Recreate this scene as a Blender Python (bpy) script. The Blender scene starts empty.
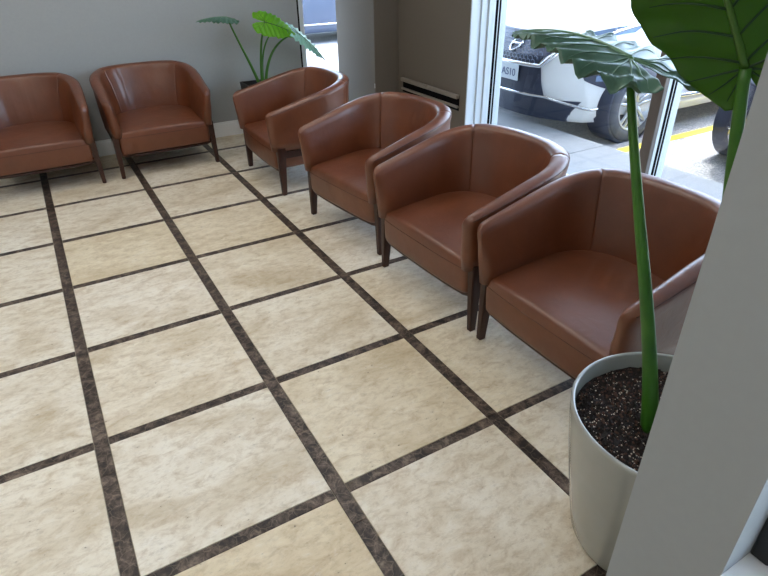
import bpy, bmesh, math, random
from mathutils import Vector, Matrix, noise
random.seed(7)
D = bpy.data
SC = bpy.context.scene
COL = SC.collection
PI = math.pi

# ------------------------------------------------------------------ camera, world, sun, exposure
cam_d = D.cameras.new('camera'); cam = D.objects.new('camera', cam_d); COL.objects.link(cam)
cam.location = (0.15436, -4.47985, 1.59252)
cam.rotation_euler = (1.027264, 0.013896, -0.527156)
cam_d.sensor_width = 36.0; cam_d.lens = 577.0 / 768.0 * 36.0; cam_d.clip_start = 0.02
SC.camera = cam
w = D.worlds.new('sky'); SC.world = w; w.use_nodes = True
wn = w.node_tree; bg = wn.nodes['Background']
sky = wn.nodes.new('ShaderNodeTexSky'); sky.sky_type = 'NISHITA'; sky.sun_disc = False
sky.sun_elevation = math.radians(72); sky.sun_rotation = math.radians(64); sky.air_density = 1.0; sky.dust_density = 2.0
hz = wn.nodes.new('ShaderNodeMix'); hz.data_type = 'RGBA'; hz.inputs[0].default_value = 0.6   # milky haze over the blue
hz.inputs[7].default_value = (0.70, 0.66, 0.60, 1)
wn.links.new(sky.outputs[0], hz.inputs[6]); wn.links.new(hz.outputs[2], bg.inputs[0]); bg.inputs[1].default_value = 3.8
sun_d = D.lights.new('sun', 'SUN'); sun = D.objects.new('sun', sun_d); COL.objects.link(sun)
sun_d.energy = 3.6; sun_d.angle = math.radians(0.6); sun_d.color = (1, 0.96, 0.9)
sun.rotation_euler = Vector((-0.45, -0.22, -1.6)).to_track_quat('-Z', 'Y').to_euler()
sun.location = (6, 8, 12)
FILL = 9.8           # radiance of the added ceiling panels
vs = SC.view_settings
vs.view_transform = 'Standard'; vs.look = 'None'; vs.gamma = 1.0; vs.exposure = 0.0; vs.use_curve_mapping = False
SC.cycles.use_denoising = True
SC.cycles.caustics_reflective = False; SC.cycles.caustics_refractive = False
SC.cycles.max_bounces = 10; SC.cycles.diffuse_bounces = 6; SC.cycles.transparent_max_bounces = 16
SC.cycles.sample_clamp_indirect = 6.0

# ------------------------------------------------------------------ materials
def srgb(r, g, b):
    f = lambda c: ((c / 255 + 0.055) / 1.055) ** 2.4 if c > 10 else c / 255 / 12.92
    return (f(r), f(g), f(b), 1)

class NT:
    def __init__(s, name):
        s.m = D.materials.new(name); s.m.use_nodes = True; s.t = s.m.node_tree
        s.p = s.t.nodes['Principled BSDF']; s.out = s.t.nodes['Material Output']
    def n(s, typ, **kw):
        nd = s.t.nodes.new(typ)
        for k, v in kw.items():
            if k in nd.inputs.keys(): nd.inputs[k].default_value = v
            else: setattr(nd, k, v)
        return nd
    def l(s, a, b): s.t.links.new(a, b)
    def ramp(s, src, stops):
        r = s.n('ShaderNodeValToRGB'); e = r.color_ramp.elements
        e[0].position, e[0].color = stops[0]; e[1].position, e[1].color = stops[-1]
        for pos, c in stops[1:-1]:
            x = e.new(pos); x.color = c
        s.l(src, r.inputs[0]); return r.outputs[0]
    def mix(s, fac, a, b, blend='MIX'):
        m = s.n('ShaderNodeMix', data_type='RGBA', blend_type=blend)
        for v, i in ((fac, 0), (a, 6), (b, 7)):
            if hasattr(v, 'is_output'): s.l(v, m.inputs[i])
            else: m.inputs[i].default_value = v
        return m.outputs[2]
    def bump(s, h, strength=0.2, dist=0.01):
        b = s.n('ShaderNodeBump'); b.inputs['Strength'].default_value = strength; b.inputs['Distance'].default_value = dist
        s.l(h, b.inputs['Height']); s.l(b.outputs[0], s.p.inputs['Normal']); return b
    def noise(s, vec, scale, detail=4, rough=0.55, dist=0.0):
        n = s.n('ShaderNodeTexNoise'); n.inputs['Scale'].default_value = scale; n.inputs['Detail'].default_value = detail
        n.inputs['Roughness'].default_value = rough; n.inputs['Distortion'].default_value = dist
        s.l(vec, n.inputs['Vector']); return n.outputs['Fac']
    def coords(s, rnd=0.0):
        tc = s.n('ShaderNodeTexCoord')
        if not rnd: return tc.outputs['Object']
        oi = s.n('ShaderNodeObjectInfo'); mu = s.n('ShaderNodeMath', operation='MULTIPLY'); mu.inputs[1].default_value = rnd
        s.l(oi.outputs['Random'], mu.inputs[0])
        ad = s.n('ShaderNodeVectorMath', operation='ADD'); s.l(tc.outputs['Object'], ad.inputs[0]); s.l(mu.outputs[0], ad.inputs[1])
        s.rnd = oi.outputs['Random']; return ad.outputs[0]

def simple(name, col, rough=0.5, metal=0.0, spec=0.5, nscale=0, namp=0.0, bump=0.0, coat=0.0):
    t = NT(name); t.p.inputs['Roughness'].default_value = rough; t.p.inputs['Metallic'].default_value = metal
    t.p.inputs['Specular IOR Level'].default_value = spec; t.p.inputs['Coat Weight'].default_value = coat
    t.p.inputs['Base Color'].default_value = col
    if nscale:
        f = t.noise(t.coords(), nscale, 5)
        lo = tuple(c * (1 - namp) for c in col[:3]) + (1,); hi = tuple(min(1, c * (1 + namp)) for c in col[:3]) + (1,)
        t.l(t.ramp(f, [(0.3, lo), (0.7, hi)]), t.p.inputs['Base Color'])
        if bump: t.bump(f, bump, 0.004)
    return t.m

def mat_travertine():
    t = NT('travertine'); c = t.coords(37.0)
    mp = t.n('ShaderNodeMapping'); mp.inputs['Scale'].default_value = (1.0, 1.7, 1.0); t.l(c, mp.inputs[0]); v = mp.outputs[0]
    big = t.noise(v, 2.3, 6, 0.6, 0.6)
    base = t.ramp(big, [(0.28, srgb(199, 187, 164)), (0.45, srgb(221, 213, 197)), (0.6, srgb(232, 227, 215)), (0.78, srgb(213, 202, 180))])
    tint = t.ramp(t.rnd, [(0.0, srgb(240, 229, 202)), (0.3, srgb(252, 250, 246)), (0.55, srgb(246, 241, 228)), (0.8, srgb(255, 255, 254)), (1.0, srgb(236, 222, 192))])
    col = t.mix(0.8, base, tint, 'MULTIPLY')
    st = t.noise(v, 4.5, 8, 0.7, 1.2)                       # brown clouding
    col = t.mix(t.ramp(st, [(0.56, (0, 0, 0, 1)), (0.76, (0.55, 0.55, 0.55, 1))]), col, srgb(168, 140, 106))
    md = t.noise(v, 13, 7, 0.72, 0.5)
    col = t.mix(t.ramp(md, [(0.48, (0, 0, 0, 1)), (0.70, (0.62, 0.62, 0.62, 1))]), col, srgb(172, 148, 112))
    col = t.mix(t.ramp(md, [(0.26, (0.5, 0.5, 0.5, 1)), (0.44, (0, 0, 0, 1))]), col, srgb(236, 233, 226))
    fine = t.noise(v, 30, 8, 0.8)
    col = t.mix(t.ramp(fine, [(0.5, (0, 0, 0, 1)), (0.7, (0.5, 0.5, 0.5, 1))]), col, srgb(158, 142, 118))
    pit = t.noise(v, 60, 2, 0.5)
    pf = t.ramp(pit, [(0.745, (0, 0, 0, 1)), (0.79, (1, 1, 1, 1))])
    col = t.mix(pf, col, srgb(98, 88, 76))
    t.l(col, t.p.inputs['Base Color'])
    rr = t.ramp(fine, [(0.3, (0.42,) * 3 + (1,)), (0.8, (0.62,) * 3 + (1,))]); t.l(rr, t.p.inputs['Roughness'])
    t.p.inputs['Specular IOR Level'].default_value = 0.35
    inv = t.n('ShaderNodeMath', operation='SUBTRACT'); inv.inputs[0].default_value = 1.0; t.l(pf, inv.inputs[1])
    t.bump(inv.outputs[0], 0.3, 0.002)
    return t.m

def mat_emperador():
    t = NT('brown_marble'); v = t.coords(23.0)
    n = t.noise(v, 20, 8, 0.72, 0.5)
    col = t.ramp(n, [(0.38, srgb(22, 17, 15)), (0.47, srgb(54, 43, 37)), (0.56, srgb(90, 77, 67)), (0.7, srgb(136, 120, 105))])
    vo = t.n('ShaderNodeTexVoronoi', feature='DISTANCE_TO_EDGE'); vo.inputs['Scale'].default_value = 24
    dn = t.n('ShaderNodeVectorMath', operation='ADD'); nz = t.n('ShaderNodeTexNoise'); nz.inputs['Scale'].default_value = 30
    t.l(v, nz.inputs['Vector']); sc = t.n('ShaderNodeVectorMath', operation='SCALE'); sc.inputs['Scale'].default_value = 0.03
    t.l(nz.outputs['Color'], sc.inputs[0]); t.l(v, dn.inputs[0]); t.l(sc.outputs[0], dn.inputs[1]); t.l(dn.outputs[0], vo.inputs['Vector'])
    vein = t.ramp(vo.outputs['Distance'], [(0.0, (0.3, 0.3, 0.3, 1)), (0.04, (0, 0, 0, 1))])
    col = t.mix(vein, col, srgb(158, 140, 122))
    t.l(col, t.p.inputs['Base Color']); t.p.inputs['Roughness'].default_value = 0.42; t.p.inputs['Specular IOR Level'].default_value = 0.4
    return t.m

def mat_leather():
    t = NT('brown_leather'); c = t.coords(11.0)
    n = t.noise(c, 5, 4, 0.6)
    col = t.ramp(n, [(0.25, srgb(92, 47, 24)), (0.55, srgb(104, 55, 29)), (0.8, srgb(116, 64, 36))])
    t.l(col, t.p.inputs['Base Color'])
    t.p.inputs['Roughness'].default_value = 0.40; t.p.inputs['Specular IOR Level'].default_value = 0.6
    t.p.inputs['Coat Weight'].default_value = 0.35; t.p.inputs['Coat Roughness'].default_value = 0.27
    wv = t.noise(c, 14, 3, 0.5, 0.5)
    gr = t.n('ShaderNodeTexVoronoi'); gr.inputs['Scale'].default_value = 420; t.l(c, gr.inputs['Vector'])
    mx = t.n('ShaderNodeMath', operation='MULTIPLY_ADD'); mx.inputs[1].default_value = 0.04
    t.l(gr.outputs['Distance'], mx.inputs[0]); t.l(wv, mx.inputs[2])
    t.bump(mx.outputs[0], 0.22, 0.012)
    return t.m

def mat_wood():
    t = NT('dark_walnut'); c = t.coords(5.0)
    mp = t.n('ShaderNodeMapping'); mp.inputs['Scale'].default_value = (9, 9, 1.2); t.l(c, mp.inputs[0])
    n = t.noise(mp.outputs[0], 6, 6, 0.6, 0.7)
    t.l(t.ramp(n, [(0.3, srgb(38, 19, 13)), (0.7, srgb(66, 35, 24))]), t.p.inputs['Base Color'])
    t.p.inputs['Roughness'].default_value = 0.38
    return t.m

def mat_glass():
    t = NT('window_glass'); t.t.nodes.remove(t.p)
    tr = t.n('ShaderNodeBsdfTransparent'); tr.inputs[0].default_value = (0.93, 0.97, 0.98, 1)
    gl = t.n('ShaderNodeBsdfGlossy'); gl.inputs['Roughness'].default_value = 0.0
    lw = t.n('ShaderNodeLayerWeight'); lw.inputs[0].default_value = 0.5
    pw = t.n('ShaderNodeMath', operation='POWER'); pw.inputs[1].default_value = 5.0; t.l(lw.outputs['Facing'], pw.inputs[0])
    ma = t.n('ShaderNodeMath', operation='MULTIPLY_ADD'); ma.inputs[1].default_value = 0.6; ma.inputs[2].default_value = 0.03; t.l(pw.outputs[0], ma.inputs[0])
    m = t.n('ShaderNodeMixShader'); t.l(ma.outputs[0], m.inputs[0]); t.l(tr.outputs[0], m.inputs[1]); t.l(gl.outputs[0], m.inputs[2])
    t.l(m.outputs[0], t.out.inputs[0]); return t.m

def mat_leaf(name, c1, c2, trans, tfac=0.35, rough=0.38):
    t = NT(name); c = t.coords()
    n = t.noise(c, 9, 4)
    t.l(t.ramp(n, [(0.3, c1), (0.7, c2)]), t.p.inputs['Base Color'])
    t.p.inputs['Roughness'].default_value = rough
    tb = t.n('ShaderNodeBsdfTranslucent'); tb.inputs[0].default_value = trans
    m = t.n('ShaderNodeMixShader'); m.inputs[0].default_value = tfac
    t.l(t.p.outputs[0], m.inputs[1]); t.l(tb.outputs[0], m.inputs[2]); t.l(m.outputs[0], t.out.inputs[0])
    fn = t.noise(c, 120, 3); t.bump(fn, 0.12, 0.002)
    return t.m

def mat_emit(name, col, s):
    t = NT(name); t.p.inputs['Base Color'].default_value = (0.9, 0.9, 0.9, 1)
    t.p.inputs['Emission Color'].default_value = col; t.p.inputs['Emission Strength'].default_value = s; return t.m

def mat_asphalt():
    t = NT('asphalt'); c = t.coords()
    n = t.noise(c, 70, 4, 0.7); b = t.noise(c, 1.2, 4)
    col = t.ramp(n, [(0.3, srgb(104, 105, 110)), (0.5, srgb(158, 158, 160)), (0.7, srgb(206, 205, 204))])
    col = t.mix(t.ramp(b, [(0.4, (0, 0, 0, 1)), (0.7, (0.3, 0.3, 0.3, 1))]), col, srgb(140, 140, 144))
    t.l(col, t.p.inputs['Base Color']); t.p.inputs['Roughness'].default_value = 0.9
    t.bump(n, 0.5, 0.01); return t.m

M = {
 'tile': mat_travertine(), 'strip': mat_emperador(), 'leather': mat_leather(), 'wood': mat_wood(), 'glass': mat_glass(),
 'grout': simple('grout', srgb(150, 140, 122), 0.9),
 'stitch': simple('leather_seam', srgb(74, 38, 23), 0.6),
 'wall': simple('grey_paint', srgb(156, 160, 162), 0.75, nscale=60, namp=0.02, bump=0.05),
 'wall_taupe': simple('taupe_paint', srgb(104, 96, 86), 0.75, nscale=60, namp=0.02, bump=0.05),
 'wall_light': simple('light_grey_paint', srgb(150, 154, 156), 0.7, nscale=60, namp=0.015, bump=0.04),
 'white': simple('white_trim', srgb(236, 240, 243), 0.45),
 'ceiling': simple('ceiling_white', srgb(235, 235, 232), 0.9),
 'alu': simple('white_aluminium', srgb(206, 214, 220), 0.35, 0.1),
 'alu_shade': simple('shaded_aluminium', srgb(104, 98, 94), 0.45, 0.2),  # same aluminium, its backlit shade put into the colour
 'black': simple('black_gasket_shade', srgb(6, 6, 8), 0.8, spec=0.1),
 'blackframe': simple('black_frame', srgb(14, 14, 16), 0.3),
 'rail': simple('taupe_metal', srgb(136, 128, 118), 0.45, 0.1),
 'pot': simple('grey_ceramic', srgb(152, 153, 148), 0.22, coat=0.4, nscale=7, namp=0.05),
 'blackpot': simple('black_plastic', srgb(22, 23, 25), 0.45),
 'soil': simple('soil', srgb(34, 26, 23), 0.95, nscale=90, namp=0.5, bump=0.8),
 'perlite': simple('perlite', srgb(214, 200, 186), 0.9), 'bark': simple('bark_chip', srgb(84, 58, 48), 0.9),
 'leaf_top': mat_leaf('leaf_sky_sheen', srgb(66, 102, 88), srgb(90, 126, 110), srgb(96, 150, 40), 0.22, 0.34),  # base lightened and greyed to hold the sky's reflection
 'leaf_dark': mat_leaf('leaf_backlit', srgb(44, 74, 20), srgb(58, 90, 26), srgb(110, 150, 16), 0.4, 0.5),
 'leaf_lime': mat_leaf('leaf_lime', srgb(110, 176, 40), srgb(134, 200, 52), srgb(150, 215, 40), 0.5, 0.4),
 'leaf_skylit': mat_leaf('leaf_skylit', srgb(170, 220, 208), srgb(196, 234, 224), srgb(196, 238, 222), 0.55, 0.3),  # skylight passing through the blade is put into this pale colour
 'vein': simple('leaf_vein', srgb(104, 142, 112), 0.4), 'vein_dark': simple('leaf_vein_dark', srgb(26, 58, 20), 0.5),
 'midrib': simple('leaf_midrib', srgb(66, 104, 30), 0.4),
 'petiole': mat_leaf('petiole_green', srgb(44, 92, 24), srgb(70, 122, 34), srgb(80, 140, 30), 0.15, 0.35),
 'asphalt': mat_asphalt(), 'concrete': simple('concrete', srgb(142, 145, 148), 0.85, nscale=25, namp=0.06, bump=0.1),
 'yellow': simple('yellow_paint', srgb(236, 214, 60), 0.7, nscale=80, namp=0.08),
 'paint_white': simple('car_paint_white', srgb(238, 240, 242), 0.25, coat=0.8),
 'paint_navy': simple('car_paint_navy', srgb(40, 48, 66), 0.25, coat=0.8),
 'paint_slate': simple('car_paint_slate', srgb(70, 82, 104), 0.3, coat=0.6),
 'carblack': simple('car_trim_hazed', srgb(46, 54, 74), 0.4), 'rubber': simple('tyre_rubber_hazed', srgb(80, 84, 94), 0.75),  # trim and tyres tinted blue-grey to carry the glare haze
 'chrome': simple('chrome', srgb(225, 228, 232), 0.12, 1.0), 'carglass': simple('car_glass', srgb(60, 84, 110), 0.05, 0.3),
 'alloy': simple('wheel_alloy', srgb(200, 204, 210), 0.3, 0.6), 'lens': simple('lamp_lens', srgb(104, 126, 158), 0.15, 0.2),
 'plate': simple('licence_plate', srgb(206, 218, 228), 0.5), 'plate_ink': simple('plate_ink', srgb(58, 80, 128), 0.5),
 'mesh_grey': simple('grille_mesh', srgb(128, 142, 168), 0.4),
 'amber': simple('amber_reflector', srgb(196, 130, 80), 0.3),
 'fill_glow': mat_emit('fill_panel', (1.0, 0.95, 0.89, 1), FILL),
}

# ------------------------------------------------------------------ helpers
def link(name, me, mat, parent=None, smooth=False):
    o = D.objects.new(name, me)
    if mat is not None and not me.materials: me.materials.append(M[mat] if isinstance(mat, str) else mat)
    COL.objects.link(o)
    if parent is not None: o.parent = parent
    if smooth:
        for p in me.polygons: p.use_smooth = True
    return o
def from_bm(name, bm, mat, parent=None, smooth=False):
    bmesh.ops.recalc_face_normals(bm, faces=bm.faces[:])
    me = D.meshes.new(name); bm.to_mesh(me); bm.free()
    return link(name, me, mat, parent, smooth)
def add_box(bm, x0, x1, y0, y1, z0, z1, bev=0.0, seg=1):
    r = bmesh.ops.create_cube(bm, size=1.0)
    vs_ = r['verts']
    for v in vs_:
        v.co = Vector(((x0 + x1) / 2 + v.co.x * (x1 - x0), (y0 + y1) / 2 + v.co.y * (y1 - y0), (z0 + z1) / 2 + v.co.z * (z1 - z0)))
    if bev:
        es = list({e for v in vs_ for e in v.link_edges})
        bmesh.ops.bevel(bm, geom=es, offset=bev, segments=seg, affect='EDGES', profile=0.5)
def box(name, b, mat, parent=None, bev=0.0, seg=1):
    bm = bmesh.new(); add_box(bm, *b, bev=bev, seg=seg); return from_bm(name, bm, mat, parent)
def boxes(name, bs, mat, parent=None, bev=0.0):
    bm = bmesh.new()
    for b in bs: add_box(bm, *b, bev=bev)
    return from_bm(name, bm, mat, parent)
def grid_mesh(name, rows, mat, parent=None, close_u=False, close_v=False, smooth=True, caps=False):
    """rows: list of lists of points; u runs inside a row, v across rows"""
    n, m = len(rows), len(rows[0]); vs_ = [tuple(p) for r in rows for p in r]; fs = []
    for i in range(n if close_v else n - 1):
        for j in range(m if close_u else m - 1):
            a, b = i * m + j, i * m + (j + 1) % m
            i2 = (i + 1) % n
            fs.append((a, b, i2 * m + (j + 1) % m, i2 * m + j))
    if caps: fs.append(tuple(range(m))); fs.append(tuple(range((n - 1) * m, n * m))[::-1])
    bm = bmesh.new(); bv = [bm.verts.new(p) for p in vs_]
    for f in fs:
        try: bm.faces.new([bv[k] for k in f])
        except ValueError: pass
    return from_bm(name, bm, mat, parent, smooth)
def tube_rows(pts, rad, seg=8):
    pts = [Vector(p) for p in pts]; n = len(pts); rows = []; up = None
    for i, p in enumerate(pts):
        t = (pts[min(i + 1, n - 1)] - pts[max(i - 1, 0)]).normalized()
        if up is None: up = Vector((0, 0, 1)) if abs(t.z) < 0.9 else Vector((1, 0, 0))
        s = t.cross(up).normalized(); u = s.cross(t).normalized(); up = u
        r = rad(i / (n - 1)) if callable(rad) else rad
        rows.append([p + s * (r * math.cos(a)) + u * (r * math.sin(a)) for a in [2 * PI * k / seg for k in range(seg)]])
    return rows
def tube(name, pts, rad, mat, parent=None, seg=8): return grid_mesh(name, tube_rows(pts, rad, seg), mat, parent, close_u=True, caps=True)
def bez(p0, p1, p2, p3, n=24):
    p0, p1, p2, p3 = map(Vector, (p0, p1, p2, p3)); out = []
    for i in range(n + 1):
        t = i / n; u = 1 - t
        out.append(p0 * u**3 + p1 * (3 * u * u * t) + p2 * (3 * u * t * t) + p3 * t**3)
    return out
def lathe(name, prof, mat, parent=None, seg=64, center=(0, 0, 0), smooth=True):
    rows = [[(center[0] + r * math.cos(2 * PI * k / seg), center[1] + r * math.sin(2 * PI * k / seg), center[2] + z) for k in range(seg)] for r, z in prof]
    return grid_mesh(name, rows, mat, parent, close_u=True, smooth=smooth)
def tag(o, label=None, cat=None, group=None, kind=None):
    for k, v in (('label', label), ('category', cat), ('group', group), ('kind', kind)):
        if v: o[k] = v
    return o
def empty(name, loc, rz=0.0):
    o = D.objects.new(name, None); COL.objects.link(o); o.location = loc; o.rotation_euler = (0, 0, rz); o.empty_display_size = 0.1; return o
def struct(o, label=None):
    o['kind'] = 'structure'
    if label: o['label'] = label
    return o

# ------------------------------------------------------------------ room shell
XW, YB, XG = 3.078, 1.04, 3.36        # inner face of window wall, back wall, glazing plane
ZC = 3.0
SX, SY = 0.67, 0.6516                 # floor pitch
SILL = 0.05
floor = struct(box('floor', (-3.3, 3.06, -7.5, YB, -0.06, -0.0035), 'grout'), 'travertine tile floor with dark marble strips')
WX, WY, G = 0.051, 0.042, 0.0012
def cached_box(cache, key, dims, name, loc, mat, parent):
    if key not in cache:
        bm = bmesh.new(); add_box(bm, -dims[0] / 2, dims[0] / 2, -dims[1] / 2, dims[1] / 2, -0.012, 0, bev=0.0012)
        bmesh.ops.recalc_face_normals(bm, faces=bm.faces[:]); me = D.meshes.new(name); bm.to_mesh(me); bm.free(); cache[key] = me
    o = link(name, cache[key], mat, parent); o.location = loc; return o
cache = {}
for k in range(-5, 5):
    x0 = k * SX + WX / 2 + G; x1 = (k + 1) * SX - WX / 2 - G
    x0 = max(x0, -3.29); x1 = min(x1, 3.055)
    if x1 - x0 < 0.05: continue
    for r in range(-2, 12):
        y1 = -(r - 1) * SY - WY / 2 - G if r > -2 else YB; y0 = -r * SY + WY / 2 + G
        y1 = min(y1, YB - 0.001)
        if y1 - y0 < 0.05 or (x0 > 0.75 and y1 < -4.2): continue
        dx, dy = x1 - x0, y1 - y0
        cached_box(cache, ('t', round(dx, 3), round(dy, 3)), (dx, dy), 'floor_tile', ((x0 + x1) / 2, (y0 + y1) / 2, random.uniform(-0.0006, 0.0)), 'tile', floor)
        yc = -r * SY
        if yc > -7.4 and yc < YB: cached_box(cache, ('c', round(dx, 3)), (dx, WY - G), 'marble_strip', ((x0 + x1) / 2, yc, -0.0004), 'strip', floor)
for k in range(-4, 5):                 # long strips in shorter lengths
    y = YB - 0.002
    while y > -7.4:
        L = random.choice((0.305, 0.46, 0.61)); L = min(L, y + 7.4)
        if L < 0.03 or (k > 1 and y < -4.2): break
        cached_box(cache, ('l', round(L, 3)), (WX - 2 * G, L - 0.0012), 'marble_strip', (k * SX, y - L / 2, -0.0003), 'strip', floor)
        y -= L

struct(box('roof_fascia', (-3.5, 3.6, -7.7, 1.4, ZC + 0.2, 3.9), 'wall'), 'roof build-up above the ceiling')
struct(box('ceiling', (-3.5, 3.6, -7.7, 1.4, ZC, ZC + 0.2), 'ceiling'), 'white ceiling above the waiting area')
# back wall with the tall narrow window at its right end
BX0, BX1 = 2.425, 2.83
struct(boxes('wall_back', [(-3.5, BX0, YB, YB + 0.25, -0.15, ZC), (BX0, 3.45, YB + 0.021, YB + 0.25, -0.15, SILL - 0.021), (BX0, 3.45, YB + 0.021, YB + 0.25, 2.7, ZC)], 'wall'), 'grey painted back wall behind the chairs')
bb = bmesh.new(); add_box(bb, -3.3, 2.83, YB - 0.016, YB, 0, 0.118, bev=0.003); add_box(bb, -3.3, 2.83, YB - 0.011, YB, 0.112, 0.136, bev=0.004)
struct(from_bm('baseboard_back', bb, 'white'), 'white baseboard along the back wall')
# corner pier and the stretch of taupe wall
CY = 0.305
struct(boxes('wall_corner', [(2.831, 3.35, CY + 0.002, YB + 0.02, -0.15, ZC), (2.826, 3.07, CY - 0.004, 0.52, 0.0, ZC)], 'wall_taupe', bev=0.003), 'taupe corner pier beside the narrow window')
chip = bmesh.new(); add_box(chip, 2.8245, 2.830, CY - 0.0012, CY + 0.004, 0.425, 0.465, bev=0.0008)
tag(from_bm('paint_chip', chip, 'white', D.objects['wall_corner']), 'white chip in the corner edge')
Y1, YM, YE = -0.729, -2.35, -4.19
struct(boxes('wall_right', [(XW, XW + 0.12, Y1, CY, -0.15, ZC), (XW + 0.12, 3.45, Y1 + 0.06, CY, -0.15, ZC), (XW, 3.45, YE, Y1, -0.15, SILL - 0.02), (XW, 3.45, YE, Y1, 2.75, ZC)], 'wall_taupe'), 'taupe wall stretch and low wall under the shop windows')

def jamb(win, ya, yb, x0, face):
    """an upright of the storefront system; ya > yb; gaskets run in the -y face"""
    box('mullion', (x0, x0 + 0.035, yb, ya, SILL, 2.75), face, win, 0.002)
    boxes('frame', [(x0 + 0.035, x0 + 0.06, yb, ya, SILL, 2.75), (x0 + 0.085, x0 + 0.095, yb + 0.002, ya, SILL, 2.75), (x0 + 0.112, x0 + 0.17, yb, ya, SILL, 2.75)], 'alu', win)
    boxes('gasket', [(x0 + 0.06, x0 + 0.085, yb + 0.0005, ya, SILL, 2.75), (x0 + 0.095, x0 + 0.110, yb + 0.0005, ya, SILL, 2.75)], 'black', win)
XM = 3.22
w1 = struct(empty('window_1', (0, 0, 0)), 'tall shop window looking out at the white car')
boxes('reveal', [(XW - 0.004, XW + 0.05, Y1 - 0.012, Y1 + 0.0, SILL, 2.75), (XW + 0.05, XW + 0.085, Y1 - 0.006, Y1, SILL, 2.75), (XW + 0.085, XM, Y1 - 0.02, Y1, SILL, 2.75)], 'alu', w1)
jamb(w1, Y1, Y1 - 0.035, XM, 'alu')
jamb(w1, YM + 0.07, YM, XM, 'alu_shade')
boxes('sill', [(XW - 0.015, XM + 0.17, YM, Y1, SILL - 0.02, SILL), (XM + 0.11, XM + 0.17, YM + 0.07, Y1 - 0.035, SILL, SILL + 0.03)], 'alu', w1, 0.002)
box('head', (XM, XM + 0.17, YM, Y1, 2.70, 2.75), 'alu', w1)
box('pane', (XM + 0.10, XM + 0.106, YM + 0.06, Y1 - 0.033, SILL + 0.005, 2.71), 'glass', w1)
w2 = struct(empty('window_2', (0, 0, 0)), 'shop window right of the mullion, above the nearest chair')
jamb(w2, YE + 0.06, YE, XM, 'alu_shade')
boxes('sill', [(XW - 0.015, XM + 0.17, YE, YM, SILL - 0.02, SILL), (XM + 0.11, XM + 0.17, YE + 0.06, YM, SILL, SILL + 0.03)], 'alu', w2, 0.002)
box('head', (XM, XM + 0.17, YE, YM, 2.70, 2.75), 'alu', w2)
box('pane', (XM + 0.10, XM + 0.106, YE + 0.058, YM + 0.002, SILL + 0.005, 2.71), 'glass', w2)
w3 = struct(empty('window_3', (0, 0, 0)), 'narrow window in the back wall beside the corner pier')
box('gasket', (BX0, BX0 + 0.014, YB - 0.004, YB + 0.06, SILL, 2.7), 'black', w3)
box('frame', (BX0 + 0.014, BX0 + 0.06, YB + 0.0, YB + 0.08, SILL, 2.7), 'alu', w3, 0.002)
boxes('sill', [(BX0, BX1, YB - 0.02, YB + 0.12, SILL - 0.02, SILL), (BX0 + 0.06, BX1, YB + 0.03, YB + 0.09, SILL, SILL + 0.04)], 'alu', w3)
box('pane', (BX0 + 0.055, 3.33, YB + 0.05, YB + 0.056, SILL + 0.03, 2.7), 'glass', w3)

# near pier on the right with its black-framed window, and the return wall behind the pot
PX, PY1, PY0 = 0.70, -4.19, -4.322
SZ = 0.94
struct(boxes('wall_near', [(PX, PX + 0.2, PY0, PY1, -0.15, ZC), (PX, PX + 0.2, -7.5, PY0, -0.15, SZ - 0.03), (PX, PX + 0.2, -7.5, PY0, 2.5, ZC), (PX + 0.2, 3.45, PY1 - 0.2, PY1, -0.15, ZC)], 'wall_light'), 'pale grey wall end at the right edge of the photo')
w4 = struct(empty('window_4', (0, 0, 0)), 'black framed window behind the pale grey wall end')
box('sill', (PX - 0.004, PX + 0.2, -7.4, PY0, SZ - 0.03, SZ), 'white', w4)
boxes('frame', [(PX + 0.055, PX + 0.10, PY0 - 0.022, PY0, SZ, 2.5), (PX + 0.055, PX + 0.10, -7.4, PY0 - 0.022, SZ, SZ + 0.022), (PX + 0.055, PX + 0.10, -7.4, PY0 - 0.022, 2.45, 2.5)], 'blackframe', w4, 0.002)
box('pane', (PX + 0.075, PX + 0.081, -7.4, PY0 - 0.02, SZ + 0.02, 2.46), 'glass', w4)

# rest of the room behind and beside the camera: unseen, left solid to cut daylight
struct(box('wall_left', (-3.5, -3.3, -7.5, 1.29, -0.15, ZC), 'wall'), 'grey wall on the left of the waiting area')
struct(box('wall_front', (-3.5, 0.9, -7.7, -7.5, -0.15, ZC), 'wall'), 'grey wall behind the camera')

i = 0
for lx in (-1.7, 0.0, 1.7):  # unseen ceiling panels, added to raise the indoor light
    for ly in (-5.9, -3.6, -2.0, -0.4):
        if lx > 0.5 and ly < -4 or (lx > 1 and ly < -3): continue
        i += 1
        t = tag(empty('ceiling_fill', (lx, ly, ZC)), 'unseen square ceiling panel added to brighten the room', 'light', 'added ceiling fill panels')
        boxes('frame', [(-0.31, 0.31, -0.31, -0.295, -0.012, 0), (-0.31, 0.31, 0.295, 0.31, -0.012, 0), (-0.31, -0.295, -0.295, 0.295, -0.012, 0), (0.295, 0.31, -0.295, 0.295, -0.012, 0)], 'white', t)
        box('diffuser', (-0.295, 0.295, -0.295, 0.295, -0.008, -0.001), 'fill_glow', t)

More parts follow.
